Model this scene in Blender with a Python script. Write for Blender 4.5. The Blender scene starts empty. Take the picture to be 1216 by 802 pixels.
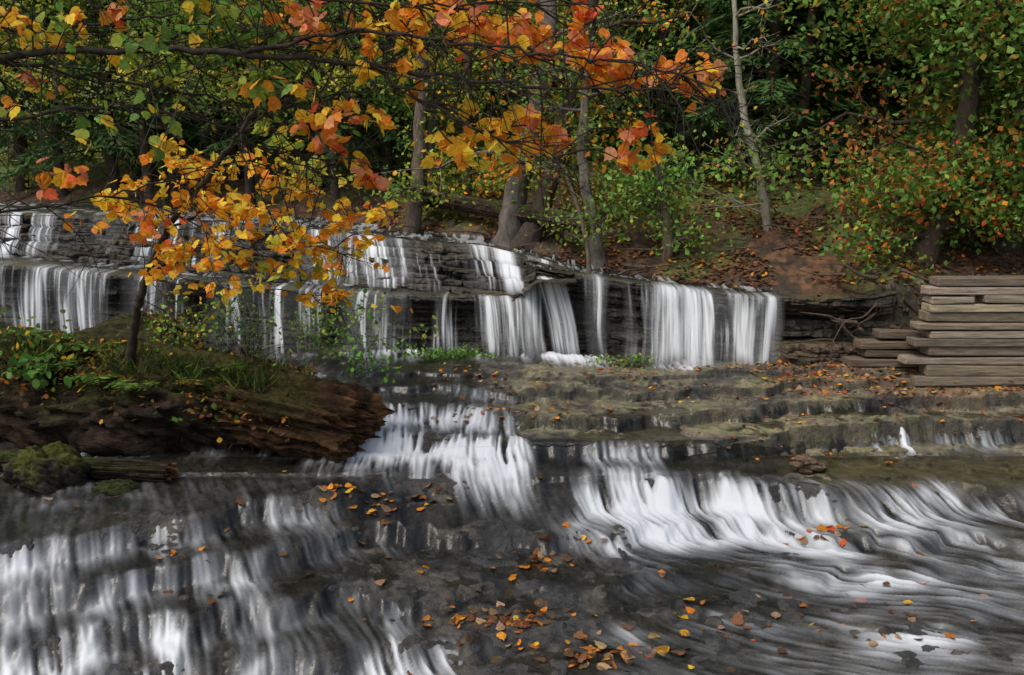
import bpy, math, numpy as np
rng=np.random.default_rng(11)
R=math.radians
scene=bpy.context.scene
CAMH=3.0
# ------------------------------------------------------------------ noise
_T=rng.random((256,256))*2-1
def vn(x,y):
    xi=np.floor(x).astype(np.int64); yi=np.floor(y).astype(np.int64)
    fx=x-xi; fy=y-yi
    fx=fx*fx*(3-2*fx); fy=fy*fy*(3-2*fy)
    a=xi&255; b=yi&255; a1=(a+1)&255; b1=(b+1)&255
    return (_T[a,b]*(1-fx)+_T[a1,b]*fx)*(1-fy)+(_T[a,b1]*(1-fx)+_T[a1,b1]*fx)*fy
def fbm(x,y,o=3,s=0.0):
    x=np.asarray(x,float)+s*17.3; y=np.asarray(y,float)+s*9.7+0*x
    r=0;a=1.0;t=0
    for i in range(o):
        r=r+a*vn(x,y); t+=a; a*=.5; x=x*2.03+5.1; y=y*2.03+3.7
    return r/t
def ss(e0,e1,x):
    t=np.clip((x-e0)/(e1-e0),0,1); return t*t*(3-2*t)
def ip(x,pts):
    return np.interp(x,[p[0] for p in pts],[p[1] for p in pts])
# ------------------------------------------------------------------ mesh builder
class MB:
    def __init__(s): s.v=[];s.c=[];s.f=[];s.n=0
    def add(s,v,f,col,mat=0,smooth=False):
        v=np.asarray(v,float).reshape(-1,3); f=np.asarray(f,np.int64)
        col=np.asarray(col,float)
        if col.ndim==1: col=np.tile(col,(len(v),1))
        if col.shape[1]==3: col=np.hstack([col,np.ones((len(col),1))])
        s.v.append(v); s.c.append(col); s.f.append((f+s.n,mat,smooth)); s.n+=len(v)
    def mesh(s,name,mats):
        me=bpy.data.meshes.new(name)
        V=np.concatenate(s.v); C=np.concatenate(s.c)
        me.vertices.add(len(V)); me.vertices.foreach_set('co',V.astype(np.float32).ravel())
        li=np.concatenate([f.ravel() for f,_,_ in s.f])
        tot=np.concatenate([np.full(len(f),f.shape[1]) for f,_,_ in s.f])
        mi=np.concatenate([np.full(len(f),m) for f,m,_ in s.f])
        sm=np.concatenate([np.full(len(f),q,bool) for f,_,q in s.f])
        st=np.concatenate([[0],np.cumsum(tot)[:-1]])
        me.loops.add(len(li)); me.loops.foreach_set('vertex_index',li.astype(np.int32))
        me.polygons.add(len(tot)); me.polygons.foreach_set('loop_start',st.astype(np.int32))
        me.polygons.foreach_set('loop_total',tot.astype(np.int32))
        me.polygons.foreach_set('material_index',mi.astype(np.int32))
        me.polygons.foreach_set('use_smooth',sm)
        me.update(calc_edges=True)
        a=me.attributes.new('Col','FLOAT_COLOR','POINT'); a.data.foreach_set('color',C.astype(np.float32).ravel())
        for m in mats: me.materials.append(m)
        return me
    def obj(s,name,mats):
        o=bpy.data.objects.new(name,s.mesh(name,mats)); scene.collection.objects.link(o); return o
def place(name,me,loc,rz=0,sc=1,rx=0):
    o=bpy.data.objects.new(name,me); o.location=loc; o.rotation_euler=(rx,0,rz); o.scale=(sc,sc,sc)
    scene.collection.objects.link(o); return o
def gridfaces(n,m):
    i,j=np.meshgrid(np.arange(n-1),np.arange(m-1),indexing='ij'); a=(i*m+j).ravel()
    return np.stack([a,a+m,a+m+1,a+1],1)
def tube(mb,pts,rad,col,sides=6,mat=0,rough=0.0):
    p=np.asarray(pts,float); n=len(p); rad=np.broadcast_to(np.asarray(rad,float),(n,))
    t=np.gradient(p,axis=0); t/=np.linalg.norm(t,axis=1)[:,None]+1e-9
    ref=np.array([0.31,0.17,0.93]) if abs(t[:,2]).mean()<.8 else np.array([1.,.1,0])
    a=np.cross(t,ref); a/=np.linalg.norm(a,axis=1)[:,None]+1e-9; b=np.cross(t,a)
    th=np.linspace(0,2*np.pi,sides,endpoint=False)
    rr=rad[:,None]*(1+(rough*fbm(np.arange(n)[:,None]*.6+0*th,th[None]*1.6+0*rad[:,None],2,rng.random()*9) if rough else 0*th[None]))
    v=p[:,None]+rr[:,:,None]*(np.cos(th)[None,:,None]*a[:,None]+np.sin(th)[None,:,None]*b[:,None])
    i,j=np.meshgrid(np.arange(n-1),np.arange(sides),indexing='ij'); j2=(j+1)%sides
    f=np.stack([i*sides+j,i*sides+j2,(i+1)*sides+j2,(i+1)*sides+j],-1).reshape(-1,4)
    mb.add(v,f,col,mat,True)
def smoothline(pts,n=5):
    p=np.asarray(pts,float); t=np.arange(len(p)); tt=np.linspace(0,len(p)-1,(len(p)-1)*n+1)
    out=[]
    for s in tt:
        i=min(int(s),len(p)-2); u=s-i
        p0=p[max(i-1,0)];p1=p[i];p2=p[i+1];p3=p[min(i+2,len(p)-1)]
        out.append(.5*((2*p1)+(-p0+p2)*u+(2*p0-5*p1+4*p2-p3)*u*u+(-p0+3*p1-3*p2+p3)*u**3))
    return np.array(out)
RHOMB=np.array([[0,0],[.36,.42],[0,1],[-.36,.42]])
OVAL=np.array([[0,0],[.26,.2],[.34,.5],[.2,.8],[0,1],[-.2,.8],[-.34,.5],[-.26,.2]])
NEEDLE=np.array([[0,0],[.17,.4],[0,1],[-.17,.4]])
BROAD=np.array([[0,0],[.25,.04],[.42,.2],[.46,.42],[.34,.5],[.3,.72],[.12,.8],[0,1.05],[-.12,.8],[-.3,.72],[-.34,.5],[-.46,.42],[-.42,.2],[-.25,.04]])
def leaves(mb,P,size,col,shape=RHOMB,mat=1,up=.6,down=.3,dirs=None,flat=0,fold=.3):
    n=len(P)
    if n==0: return
    d=rng.normal(size=(n,3)); d/=np.linalg.norm(d,axis=1)[:,None]
    if dirs is not None: d=dirs+d*.35
    d[:,2]-=down; 
    if flat: d[:,2]*=(1-flat)
    d/=np.linalg.norm(d,axis=1)[:,None]
    nn=rng.normal(size=(n,3)); nn/=np.linalg.norm(nn,axis=1)[:,None]; nn[:,2]+=up*2+flat*6
    s=np.cross(nn,d); s/=np.linalg.norm(s,axis=1)[:,None]+1e-9; nn=np.cross(d,s)
    size=np.broadcast_to(size,(n,))*rng.uniform(.65,1.3,n)
    sx=shape[:,0];sy=shape[:,1]; sz=-fold*np.abs(sx)-.12*sy*sy
    v=P[:,None]+size[:,None,None]*(sx[None,:,None]*s[:,None]+sy[None,:,None]*d[:,None]+sz[None,:,None]*nn[:,None])
    k=len(shape); f=np.arange(n*k).reshape(n,k)
    mb.add(v,f,np.repeat(col,k,0),mat,False)
# ------------------------------------------------------------------ materials
def newmat(name):
    m=bpy.data.materials.new(name); m.use_nodes=True; nt=m.node_tree; nt.nodes.clear(); return m,nt
def N(nt,t): return nt.nodes.new(t)
def mapped(nt,scale):
    tc=nt.nodes.new('ShaderNodeTexCoord'); mp=nt.nodes.new('ShaderNodeMapping'); mp.inputs['Scale'].default_value=scale
    nt.links.new(tc.outputs['Object'],mp.inputs['Vector']); return mp.outputs['Vector']
def colmat(name,scale=(1,1,1),nscale=14,var=.5,bump=.5,bdist=.02,rough=.85,usewet=False,spec=.4,n2=60):
    m,nt=newmat(name); L=nt.links
    out=N(nt,'ShaderNodeOutputMaterial'); b=N(nt,'ShaderNodeBsdfPrincipled'); L.new(b.outputs[0],out.inputs[0])
    at=N(nt,'ShaderNodeAttribute'); at.attribute_name='Col'
    vec=mapped(nt,scale)
    n1=N(nt,'ShaderNodeTexNoise'); n1.inputs['Scale'].default_value=nscale; n1.inputs['Detail'].default_value=8; n1.inputs['Roughness'].default_value=.7; L.new(vec,n1.inputs['Vector'])
    n3=N(nt,'ShaderNodeTexNoise'); n3.inputs['Scale'].default_value=n2; n3.inputs['Detail'].default_value=3; L.new(vec,n3.inputs['Vector'])
    mr=N(nt,'ShaderNodeMapRange'); mr.inputs[1].default_value=.32; mr.inputs[2].default_value=.68; mr.inputs[3].default_value=1-var; mr.inputs[4].default_value=1+var; L.new(n1.outputs[0],mr.inputs[0])
    vm=N(nt,'ShaderNodeVectorMath'); vm.operation='SCALE'; L.new(at.outputs['Color'],vm.inputs[0]); L.new(mr.outputs[0],vm.inputs['Scale'])
    L.new(vm.outputs[0],b.inputs['Base Color'])
    ad=N(nt,'ShaderNodeMath'); ad.operation='MULTIPLY_ADD'; ad.inputs[1].default_value=.35; L.new(n3.outputs[0],ad.inputs[0]); L.new(n1.outputs[0],ad.inputs[2])
    bp=N(nt,'ShaderNodeBump'); bp.inputs['Strength'].default_value=bump; bp.inputs['Distance'].default_value=bdist; L.new(ad.outputs[0],bp.inputs['Height']); L.new(bp.outputs[0],b.inputs['Normal'])
    if usewet:
        r=N(nt,'ShaderNodeMapRange'); r.inputs[1].default_value=0; r.inputs[2].default_value=1; r.inputs[3].default_value=.9; r.inputs[4].default_value=.34; L.new(at.outputs['Alpha'],r.inputs[0]); L.new(r.outputs[0],b.inputs['Roughness'])
    else: b.inputs['Roughness'].default_value=rough
    b.inputs['Specular IOR Level'].default_value=spec
    return m
def leafmat(name,tr=.35):
    m,nt=newmat(name); L=nt.links
    out=N(nt,'ShaderNodeOutputMaterial'); at=N(nt,'ShaderNodeAttribute'); at.attribute_name='Col'
    d=N(nt,'ShaderNodeBsdfPrincipled'); d.inputs['Roughness'].default_value=.55; d.inputs['Specular IOR Level'].default_value=.2
    t=N(nt,'ShaderNodeBsdfTranslucent'); mx=N(nt,'ShaderNodeMixShader'); mx.inputs[0].default_value=tr
    vec=mapped(nt,(1,1,1)); n1=N(nt,'ShaderNodeTexNoise'); n1.inputs['Scale'].default_value=45; L.new(vec,n1.inputs['Vector'])
    mr=N(nt,'ShaderNodeMapRange'); mr.inputs[1].default_value=.3; mr.inputs[2].default_value=.7; mr.inputs[3].default_value=.75; mr.inputs[4].default_value=1.25; L.new(n1.outputs[0],mr.inputs[0])
    vm=N(nt,'ShaderNodeVectorMath'); vm.operation='SCALE'; L.new(at.outputs['Color'],vm.inputs[0]); L.new(mr.outputs[0],vm.inputs['Scale'])
    L.new(vm.outputs[0],d.inputs['Base Color']); L.new(vm.outputs[0],t.inputs['Color'])
    L.new(d.outputs[0],mx.inputs[1]); L.new(t.outputs[0],mx.inputs[2]); L.new(mx.outputs[0],out.inputs[0]); return m
def foam_bsdf(nt,k=1.0):
    d=N(nt,'ShaderNodeBsdfDiffuse'); d.inputs[0].default_value=(.70*k,.735*k,.765*k,1); return d
def watermat():
    m,nt=newmat('river_water'); L=nt.links
    out=N(nt,'ShaderNodeOutputMaterial'); at=N(nt,'ShaderNodeAttribute'); at.attribute_name='Col'
    f=foam_bsdf(nt)
    tr=N(nt,'ShaderNodeBsdfTransparent'); tr.inputs[0].default_value=(.70,.69,.63,1)
    g=N(nt,'ShaderNodeBsdfGlossy'); g.inputs['Roughness'].default_value=.22; g.inputs[0].default_value=(.85,.87,.88,1)
    vec=mapped(nt,(1,1,1)); n1=N(nt,'ShaderNodeTexNoise'); n1.inputs['Scale'].default_value=14; n1.inputs['Detail'].default_value=5; L.new(vec,n1.inputs['Vector'])
    bp=N(nt,'ShaderNodeBump'); bp.inputs['Strength'].default_value=.5; bp.inputs['Distance'].default_value=.02; L.new(n1.outputs[0],bp.inputs['Height']); L.new(bp.outputs[0],g.inputs['Normal'])
    fr=N(nt,'ShaderNodeFresnel'); fr.inputs[0].default_value=1.33; L.new(bp.outputs[0],fr.inputs['Normal'])
    ma=N(nt,'ShaderNodeMath'); ma.operation='MULTIPLY_ADD'; ma.inputs[1].default_value=.85; ma.inputs[2].default_value=.015; L.new(fr.outputs[0],ma.inputs[0])
    mx=N(nt,'ShaderNodeMixShader'); L.new(ma.outputs[0],mx.inputs[0]); L.new(tr.outputs[0],mx.inputs[1]); L.new(g.outputs[0],mx.inputs[2])
    m2=N(nt,'ShaderNodeMixShader'); L.new(at.outputs['Alpha'],m2.inputs[0]); L.new(mx.outputs[0],m2.inputs[1]); L.new(f.outputs[0],m2.inputs[2]); L.new(m2.outputs[0],out.inputs[0]); return m
def fallmat():
    m,nt=newmat('falling_water'); L=nt.links
    out=N(nt,'ShaderNodeOutputMaterial'); at=N(nt,'ShaderNodeAttribute'); at.attribute_name='Col'
    f=foam_bsdf(nt,1.08); tr=N(nt,'ShaderNodeBsdfTransparent'); m2=N(nt,'ShaderNodeMixShader')
    L.new(at.outputs['Alpha'],m2.inputs[0]); L.new(tr.outputs[0],m2.inputs[1]); L.new(f.outputs[0],m2.inputs[2]); L.new(m2.outputs[0],out.inputs[0]); return m
M_ground=colmat('ground_rock_litter',nscale=9,var=.65,bump=1,bdist=.045,usewet=True,n2=50)
M_slab=colmat('layered_rock',scale=(1,1,2.6),nscale=9,var=.75,bump=1,bdist=.04,usewet=True,n2=34)
M_bark=colmat('bark',scale=(1,1,.25),nscale=22,var=.5,bump=.9,bdist=.03,rough=.95,spec=.2)
M_log=colmat('rotten_wood',scale=(.5,1,1),nscale=16,var=.8,bump=1,bdist=.09,rough=.95,spec=.15)
M_wood=colmat('weathered_plank',scale=(.12,1,1.6),nscale=26,var=.6,bump=.7,bdist=.014,rough=.85,spec=.25)
M_leaf=leafmat('foliage'); M_leafn=leafmat('autumn_leaves',.45); M_dry=leafmat('fallen_leaf',.1)
M_water=watermat(); M_fall=fallmat()
# ------------------------------------------------------------------ terrain levels
def c0(x): return ip(x,[(-16,5.2),(-7,6.4),(-4.3,7.15),(-2.5,8.1),(-1.4,8.6),(.8,8.85),(1.8,8.9),(2.3,8.7),(3,8.5),(3.7,8.5),(4.4,8.75),(5,8.45),(6,8.1),(8,7.7),(16,7)])
def cA(x): return ip(x,[(-16,14.6),(-9,14.2),(-7,13.9),(-4,13.4),(-2,13.0),(-.5,12.9),(.3,12.8),(1,12.65),(2,12.4),(2.8,12.2),(3.4,12.05),(4.2,12.1),(4.8,12.0),(5.1,11.45),(9,11.4),(16,11.4)])
def zA(x): return ip(x,[(-16,2),(-9,1.95),(-4,1.62),(-.6,1.5),(.0,1.52),(.35,1.8),(.9,1.85),(2,1.72),(3.4,1.6),(4.8,1.6),(5.2,1.8),(9,1.85)])
def cB(x): return ip(x,[(-16,17),(-9,16.4),(-6,16),(-4,15.2),(-2,14.4),(-.5,13.8),(.4,13.3),(.9,13.0),(2,13)])
def zB(x): return np.maximum(zA(x),ip(x,[(-16,2.75),(-9,2.62),(-4,2.42),(-1.5,2.22),(-.5,2.17),(.4,2.0),(.9,1.88),(2,1.6)]))
def yb(x): return ip(x,[(-30,27),(-16,24),(-8,21),(-4,18.5),(-2,16.8),(-.5,15.4),(.5,14.3),(1.5,13.6),(2.5,13.0),(3.3,12.6),(4,12.25),(4.8,12.1),(5.2,11.8),(9,11.9),(16,12.2),(40,14)])
def xl(y): return ip(y,[(0,-5.2),(8,-5.7),(10,-6.6),(12,-8.8),(14,-11.5),(17,-15),(25,-24)])
def rise(d): return ip(d,[(0,0),(.5,.2),(1,.4),(3,1.05),(6,1.5),(15,4),(30,11),(60,27),(120,44)])
def levels(x,y,ws=1.0,jj=1.0):
    jsh=fbm(x*1.1,y*.25,3,1)*.14
    jh=jj*(fbm(x*4.5,y*.8,2,2)*.08+fbm(x*13,y*2,2,3)*.022)
    J=lambda k: jsh+jh*(1 if k%2 else -1)+fbm(x*1.3,y*.2,3,k*3.7)*.26+jj*fbm(x*5,y*.6,2,k*5.1)*.07
    wn_=lambda k: 1+.7*fbm(x*1.6,0*x+k,2,k*1.9)
    C=c0(x)
    aL=lambda pts: ip(x,pts)
    S=[]
    wc=ip(x,[(-1.5,.17),(-1.0,.65),(.5,.65),(.8,.24),(2.6,.26),(3.4,.42),(6,.38)])
    S.append((C+J(1)*.8,aL([(-2,.2),(-.5,.3),(.8,.33),(2.8,.3),(3.5,.22),(8,.22)]),wc*wn_(1),aL([(-7,.5),(-4,.6),(-2.6,.6),(-1.6,.4),(-1,.15),(.5,.25),(.75,1.25),(2.5,1.2),(3.0,.6),(3.6,.6),(8,.5)])))
    S.append((C-aL([(-7,.5),(-2,.55),(.8,.42),(3,.5),(6,.8)])+J(2)*1.3,aL([(-2,.18),(.5,.12),(8,.11)]),.16*wn_(2),aL([(-7,.7),(-3,.8),(-1.4,.6),(-1,.15),(.5,.2),(.9,.8),(2.5,.7),(3,.4),(8,.35)])))
    S.append((C-aL([(-7,1.1),(-3,1.15),(0,1.35),(3,1.1),(8,1.4)])+J(3)*1.4,aL([(-1,.17),(.4,.07),(8,.06)]),.19*wn_(3),aL([(-7,.9),(-1.3,.95),(-.8,.25),(.5,.12),(1,.4),(8,.4)])))
    S.append((C-aL([(-7,1.7),(-3,1.8),(0,2.1),(3,1.7),(8,2)])+J(4)*1.2,aL([(-1,.16),(.2,.06),(8,.05)]),.21*wn_(4),aL([(-7,1),(-1,1.2),(-.3,.2),(.5,.12),(1,.35),(8,.35)])))
    S.append((aL([(-8,10.0),(-2,9.65),(0,9.45),(2.3,9.5),(3,9.75),(3.5,10.0),(5,10.1),(8,10)])+J(5)*.8,aL([(-3,.14),(-1.8,.22),(2.4,.19),(3.6,.27),(8,.27)]),aL([(-1.9,.26),(0,.26),(.4,.14),(8,.16)])*wn_(5),aL([(-8,.4),(-2.2,.5),(-1.7,1.5),(0,1.3),(.3,.3),(.8,.6),(1.1,.8),(2.3,.7),(2.6,.03),(3.7,.03),(4.1,.95),(8,.95)])))
    S.append((aL([(-8,10.9),(-2,10.35),(0,10.15),(2.3,10.25),(4,10.7),(8,10.8)])+J(6)*.9,.15+0*x,aL([(-1.5,.2),(0,.2),(.3,.09),(8,.09)])*wn_(6),aL([(-8,.4),(-1.8,.5),(-1.4,1.4),(-.3,1.1),(.1,.2),(.8,.25),(1.2,.5),(1.7,.1),(2.8,.3),(3.3,.6),(4,.05)])))
    S.append((aL([(-8,11.7),(-2,11.0),(0,10.8),(4,11.1),(8,11.05)])+J(7)*1.1,.1+0*x,.08*wn_(7),aL([(-8,.3),(-1.2,.7),(-.3,.5),(.2,.3),(2.6,.3),(3.5,.02)])))
    S.append((aL([(-8,12.2),(-2,11.6),(0,11.35),(4,11.5),(5,11.2),(8,11.2)])+J(8),.07+0*x,.08*wn_(8),aL([(-8,.2),(0,.5),(2.5,.5),(3,.3),(3.5,.0)])))
    z=.05-sum(s[1] for s in S[:4])+.03*(y-8.8)
    src=np.zeros_like(z+y)
    for c,a,w,m in S:
        w2=w*ws
        t=ss(-.5,.5,(y-c)/w2); z=z+a*t
        prox=np.exp(-((y-c+.2*w)/(w*.6+.05))**2); src=np.maximum(src,prox*m)
    tA=ss(0,1,(y-(cA(x)+.3))/.14); z=z+(zA(x)-z)*tA
    tB=ss(0,1,(y-(cB(x)+.15))/.3); z=z+(zB(x)-zA(x))*tB*tA
    steep=(((y-(cA(x)+.3))/.14>-.3)&((y-(cA(x)+.3))/.14<1.2))|(((y-(cB(x)+.15))/.3>-.1)&((y-(cB(x)+.15))/.3<1.1)&(zB(x)-zA(x)>.1))
    fm=ip(x,[(-9,.8),(-6.3,.8),(-6,.1),(-5.5,.5),(-4.8,.5),(-4,.2),(-2.3,.3),(-2.1,.8),(-1.5,.8),(-1.2,.2),(-.6,.5),(-.3,1.1),(1.2,1.1),(1.4,.5),(1.7,.9),(1.8,1.3),(3.4,1.3),(3.65,0)])
    src=np.maximum(src,fm*np.exp(-((y-(cA(x)-.3+.12*fbm(x*2,0*x,2,33)))/.24)**2))
    return z,src,steep
def bankd(x,y):
    return np.maximum(y-yb(x)+fbm(x*.7,y*.7,3,7)*.25,0), np.maximum(xl(y)-x+fbm(x*.6,y*.6,3,8)*.3,0)
def ground(x,y,ws=1.0,jj=1.0):
    z,s,st=levels(x,y,ws,jj); d,l=bankd(x,y)
    lr=ip(l,[(0,0),(.6,.45),(2,.9),(6,1.6),(20,4),(60,12)])
    tot=rise(d)+lr
    nz=fbm(x*.5,y*.5,3,5)*.25*ss(1,5,d+l)+fbm(x*3,y*3,3,6)*.07*ss(0,.6,d+l)
    return z+tot+nz,s,st,d,l
def gz(x,y): 
    return float(ground(np.array([float(x)]),np.array([float(y)]))[0][0])
# ------------------------------------------------------------------ river grid
xs=np.concatenate([np.arange(-16,-7,.07),np.arange(-7,7.6,.0145),np.arange(7.6,16,.07)])
ys=np.concatenate([np.arange(1,5.6,.06),np.arange(5.6,10,.0145),np.arange(10,13,.02),np.arange(13,24.1,.06)])
X,Y=np.meshgrid(xs,ys,indexing='ij')
Z1,SRC,ST,D,LB=ground(X,Y)
ZW,_,_,_,_=ground(X,Y,1.4)
shelf=ss(9.55,9.75,Y+0*X)*(1-ss(11.9,12.3,Y))*ss(-.5,.2,X)
shelfR=ss(2.6,3.4,X)*ss(8.6,8.9,Y)*(1-ss(9.9,10.1,Y))
dry=ss(3.3,3.8,X)*ss(10.6,10.9,Y+.25*fbm(X*2,Y*2,2,31))*(1-ss(11.9,12.4,Y))
foreM=1-ss(8.7,9.1,Y)
rockn=fbm(X*1.6,Y*1.6,4,11)*(.055+.02*foreM)+fbm(X*7,Y*9,3,12)*(.022+.018*foreM)+np.abs(fbm(X*3,Y*3,3,13))*(.03+.03*foreM)-.01-.012*foreM
lay=.05; q=(Z1+rockn)/lay; qf=np.floor(q); qq=(qf+ss(.35,.65,q-qf))*lay
inriv=1-ss(.02,.3,D+LB)
ly=.85*inriv*(1-.3*foreM)
ZB=(Z1+rockn)*(1-ly)+qq*ly+fbm(X*22,Y*22,2,14)*.006
def mixc(a,b,t): return a*(1-t[...,None])+b*t[...,None]
c=np.zeros(X.shape+(3,))+np.array([.050,.050,.048])
nA=fbm(X*2.2,Y*2.2,4,21); nB=fbm(X*6,Y*6,3,22)
c=mixc(c,np.array([.092,.082,.066]),ss(-.1,.5,nA))
c=mixc(c,np.array([.024,.023,.021]),ss(.0,.4,nB)*foreM*.8)
alg=np.clip(shelf*ss(-.6,.1,nA+.3*nB)+shelfR,0,1)
c=mixc(c,np.array([.19,.17,.115]),alg*.92)
c=mixc(c,np.array([.27,.235,.12]),alg*ss(.0,.5,fbm(X*1.3,Y*3,3,23))*.6)
c=mixc(c,np.array([.12,.15,.045]),alg*ss(.1,.45,nB)*.5)
c=mixc(c,np.array([.06,.055,.048]),shelf*ss(.0,.35,-nA+.4*fbm(X*8,Y*12,2,24))*.7)
c=mixc(c,np.array([.22,.145,.09]),dry*ss(-.3,.3,nB))
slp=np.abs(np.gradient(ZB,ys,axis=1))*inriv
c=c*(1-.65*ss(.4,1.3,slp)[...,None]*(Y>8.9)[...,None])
soil=ss(.02,.35,D+LB)
c=mixc(c,np.array([.055,.036,.023]),soil)
far=ss(2.5,6,D); 
lit=soil*ss(-.15,.25,fbm(X*9,Y*9,2,25)+.25*nA)
c=mixc(c,np.array([.18,.09,.045]),lit*(1-.6*far)*.7)
c=mixc(c,np.array([.10,.15,.035]),soil*ss(-.2,.3,fbm(X*.8,Y*.8,3,26)+far*.6-.1)*.75)
wet=1-soil*.95-.3*dry-.2*alg
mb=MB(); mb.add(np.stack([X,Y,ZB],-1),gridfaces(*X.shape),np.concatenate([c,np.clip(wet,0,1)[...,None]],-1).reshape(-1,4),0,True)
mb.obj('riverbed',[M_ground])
# ---- water with flow-aligned streaks
def blur(a,k):
    for ax in (0,1):
        cs=np.cumsum(np.concatenate([np.repeat(np.take(a,[0],ax),k+1,ax),a,np.repeat(np.take(a,[-1],ax),k,ax)],ax),ax)
        n=a.shape[ax]
        a=(np.take(cs,np.arange(2*k+1,2*k+1+n),ax)-np.take(cs,np.arange(n),ax))/(2*k+1)
    return a
ZG,_,_,_,_=ground(X,Y,1.8,.25)
ZG=blur(blur(np.where(Y>12,ZG*0+.65,ZG),6),6)
gx=np.gradient(ZG,xs,axis=0); gy=np.gradient(ZG,ys,axis=1)
lr=ss(.3,2.2,X)*(1-ss(7.9,8.6,Y))
bx=.45*foreM+.15+.65*lr+.28*fbm(X*.7,Y*.7,2,41)+.12*fbm(X*2.5,Y*2.5,2,43); by=-(1-.6*lr)+.2*fbm(X*.7,Y*.7,2,42)
fx=bx-gx*1.0; fy=by-gy*1.0
nm=np.sqrt(fx*fx+fy*fy)+1e-6; fx/=nm; fy/=nm
def norm(a): 
    a=(a-a.mean())/(a.std()+1e-9); return a
wn=rng.random(X.shape)
nzs=norm(wn)*.7+norm(blur(wn,1))*.6+norm(blur(rng.random(X.shape),2))*.45+norm(blur(rng.random(X.shape),6))*.5
ix0=np.arange(len(xs)); iy0=np.arange(len(ys))
def trace(fields,h,n,decay):
    px=X.copy();py=Y.copy(); acc=[np.zeros_like(X) for _ in fields]; wt=0
    for k in range(n):
        ii=np.rint(np.interp(px,xs,ix0)).astype(np.int32); jj=np.rint(np.interp(py,ys,iy0)).astype(np.int32)
        w=math.exp(-k*h/decay); wt+=w
        for q,f in enumerate(fields): acc[q]+=w*f[ii,jj]
        px-=h*fx[ii,jj]; py-=h*fy[ii,jj]
    return [a/wt for a in acc]
patch=ss(-.2,.35,fbm(X*1.5,Y*1.1,3,44)+.5*fbm(X*4.5,Y*2.2,2,45))
strong=ss(.5,.8,X)*(1-ss(2.4,2.9,X))*ss(7.9,8.3,Y)*(1-ss(9,9.2,Y))+ss(-1.9,-1.6,X)*(1-ss(-.1,.3,X))*ss(9.1,9.3,Y)*(1-ss(10.8,11.2,Y))+ss(3.9,4.2,X)*ss(9.4,9.6,Y)*(1-ss(10.3,10.5,Y))*.6
patch=np.clip(patch+.45*strong,0,1)
src=SRC*(.14+.86*patch)
st1,adv=trace([nzs,src],.024,30,.28)
st1,=trace([norm(st1)],.012,8,1)
S1=np.clip(norm(st1),-2,2)
chan=ss(1.2,2.6,X)*(1-ss(8.0,8.6,Y))*.14
rap=ss(-1.9,-1.5,X)*(1-ss(-.2,.4,X))*ss(9.15,9.4,Y)*(1-ss(10.2,10.7,Y))
base=.10*foreM*np.clip(.9+1.6*fbm(X*1.0,Y*1.6,3,49),0,2.5)*(1-.6*ss(-1.2,-.8,X)*(1-ss(.3,.8,X)))
adv=adv+src*.22+chan*np.clip(1+1.5*fbm(X*.8,Y*2.2,3,46),0,3)+base+.26*rap*(.6+.9*fbm(X*1.5,Y*2.5,2,50))
FO=ss(.03,1.12,adv*(1+.50*S1)*1.03)
FO=FO*(1-.5*alg*(Y>9.9)*(1-ss(3.7,4.1,X)*(Y<10.5)))
FO=np.clip(FO*.92,0,1)*(1-dry)
up=(Y>cA(X)+.5); FO=np.where(up,ss(.2,1.2,S1+fbm(X*2,Y*2,2,47))*.35,FO)
depth=.018+.05*FO-.038*shelf-.03*dry+.035*((Y>8.95)&(Y<9.4)&(X<2.4))+.03*ss(8.9,9.2,Y)*(1-ss(9.4,9.8,Y))
wedge=ss(-1.3,-.9,X)*(1-ss(.5,.9,X))*(1-ss(8.4,8.8,Y))*ss(6.3,6.6,Y)
depth-=.02*wedge
ZWf=ZW+depth+S1*.005*(.4+FO)+fbm(X*3,Y*3,2,48)*.01
fc=gridfaces(*X.shape)
bad=((ZWf<ZB-.03)|(D>.1)|(LB>.15)|ST|(dry>.6)).ravel()
keep=~(bad[fc].all(1))&~(ST.ravel()[fc].any(1))
fcol=np.ones(X.shape+(4,)); fcol[...,3]=FO
mb=MB(); mb.add(np.stack([X,Y,ZWf],-1),fc[keep],fcol.reshape(-1,4),0,True); mb.obj('water',[M_water])
# ---- wide ground sheet / hillside
gx_=np.concatenate([np.arange(-140,-30,5),np.arange(-30,30,.8),np.arange(30,141,5)]); gy_=np.concatenate([np.arange(-60,0,4),np.arange(0,60,.8),np.arange(60,180,5)])
GX,GY=np.meshgrid(gx_,gy_,indexing='ij'); GZ,_,_,GD,GL=ground(GX,GY)
inside=ss(0,1.2,np.minimum(np.minimum(GX+16,16-GX),np.minimum(GY-1,24-GY)))
GZ=GZ-1.2*inside-.05
GZ=GZ+fbm(GX*.15,GY*.15,3,51)*1.2*ss(10,25,GD)
cc=np.zeros(GX.shape+(3,))+np.array([.09,.13,.035]); cc=mixc(cc,np.array([.25,.23,.055]),ss(-.1,.5,fbm(GX*.4,GY*.4,3,52)))
mb=MB(); mb.add(np.stack([GX,GY,GZ],-1),gridfaces(*GX.shape),np.concatenate([cc,0*cc[...,:1]],-1).reshape(-1,4),0,True); mb.obj('ground',[M_ground])
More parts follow.
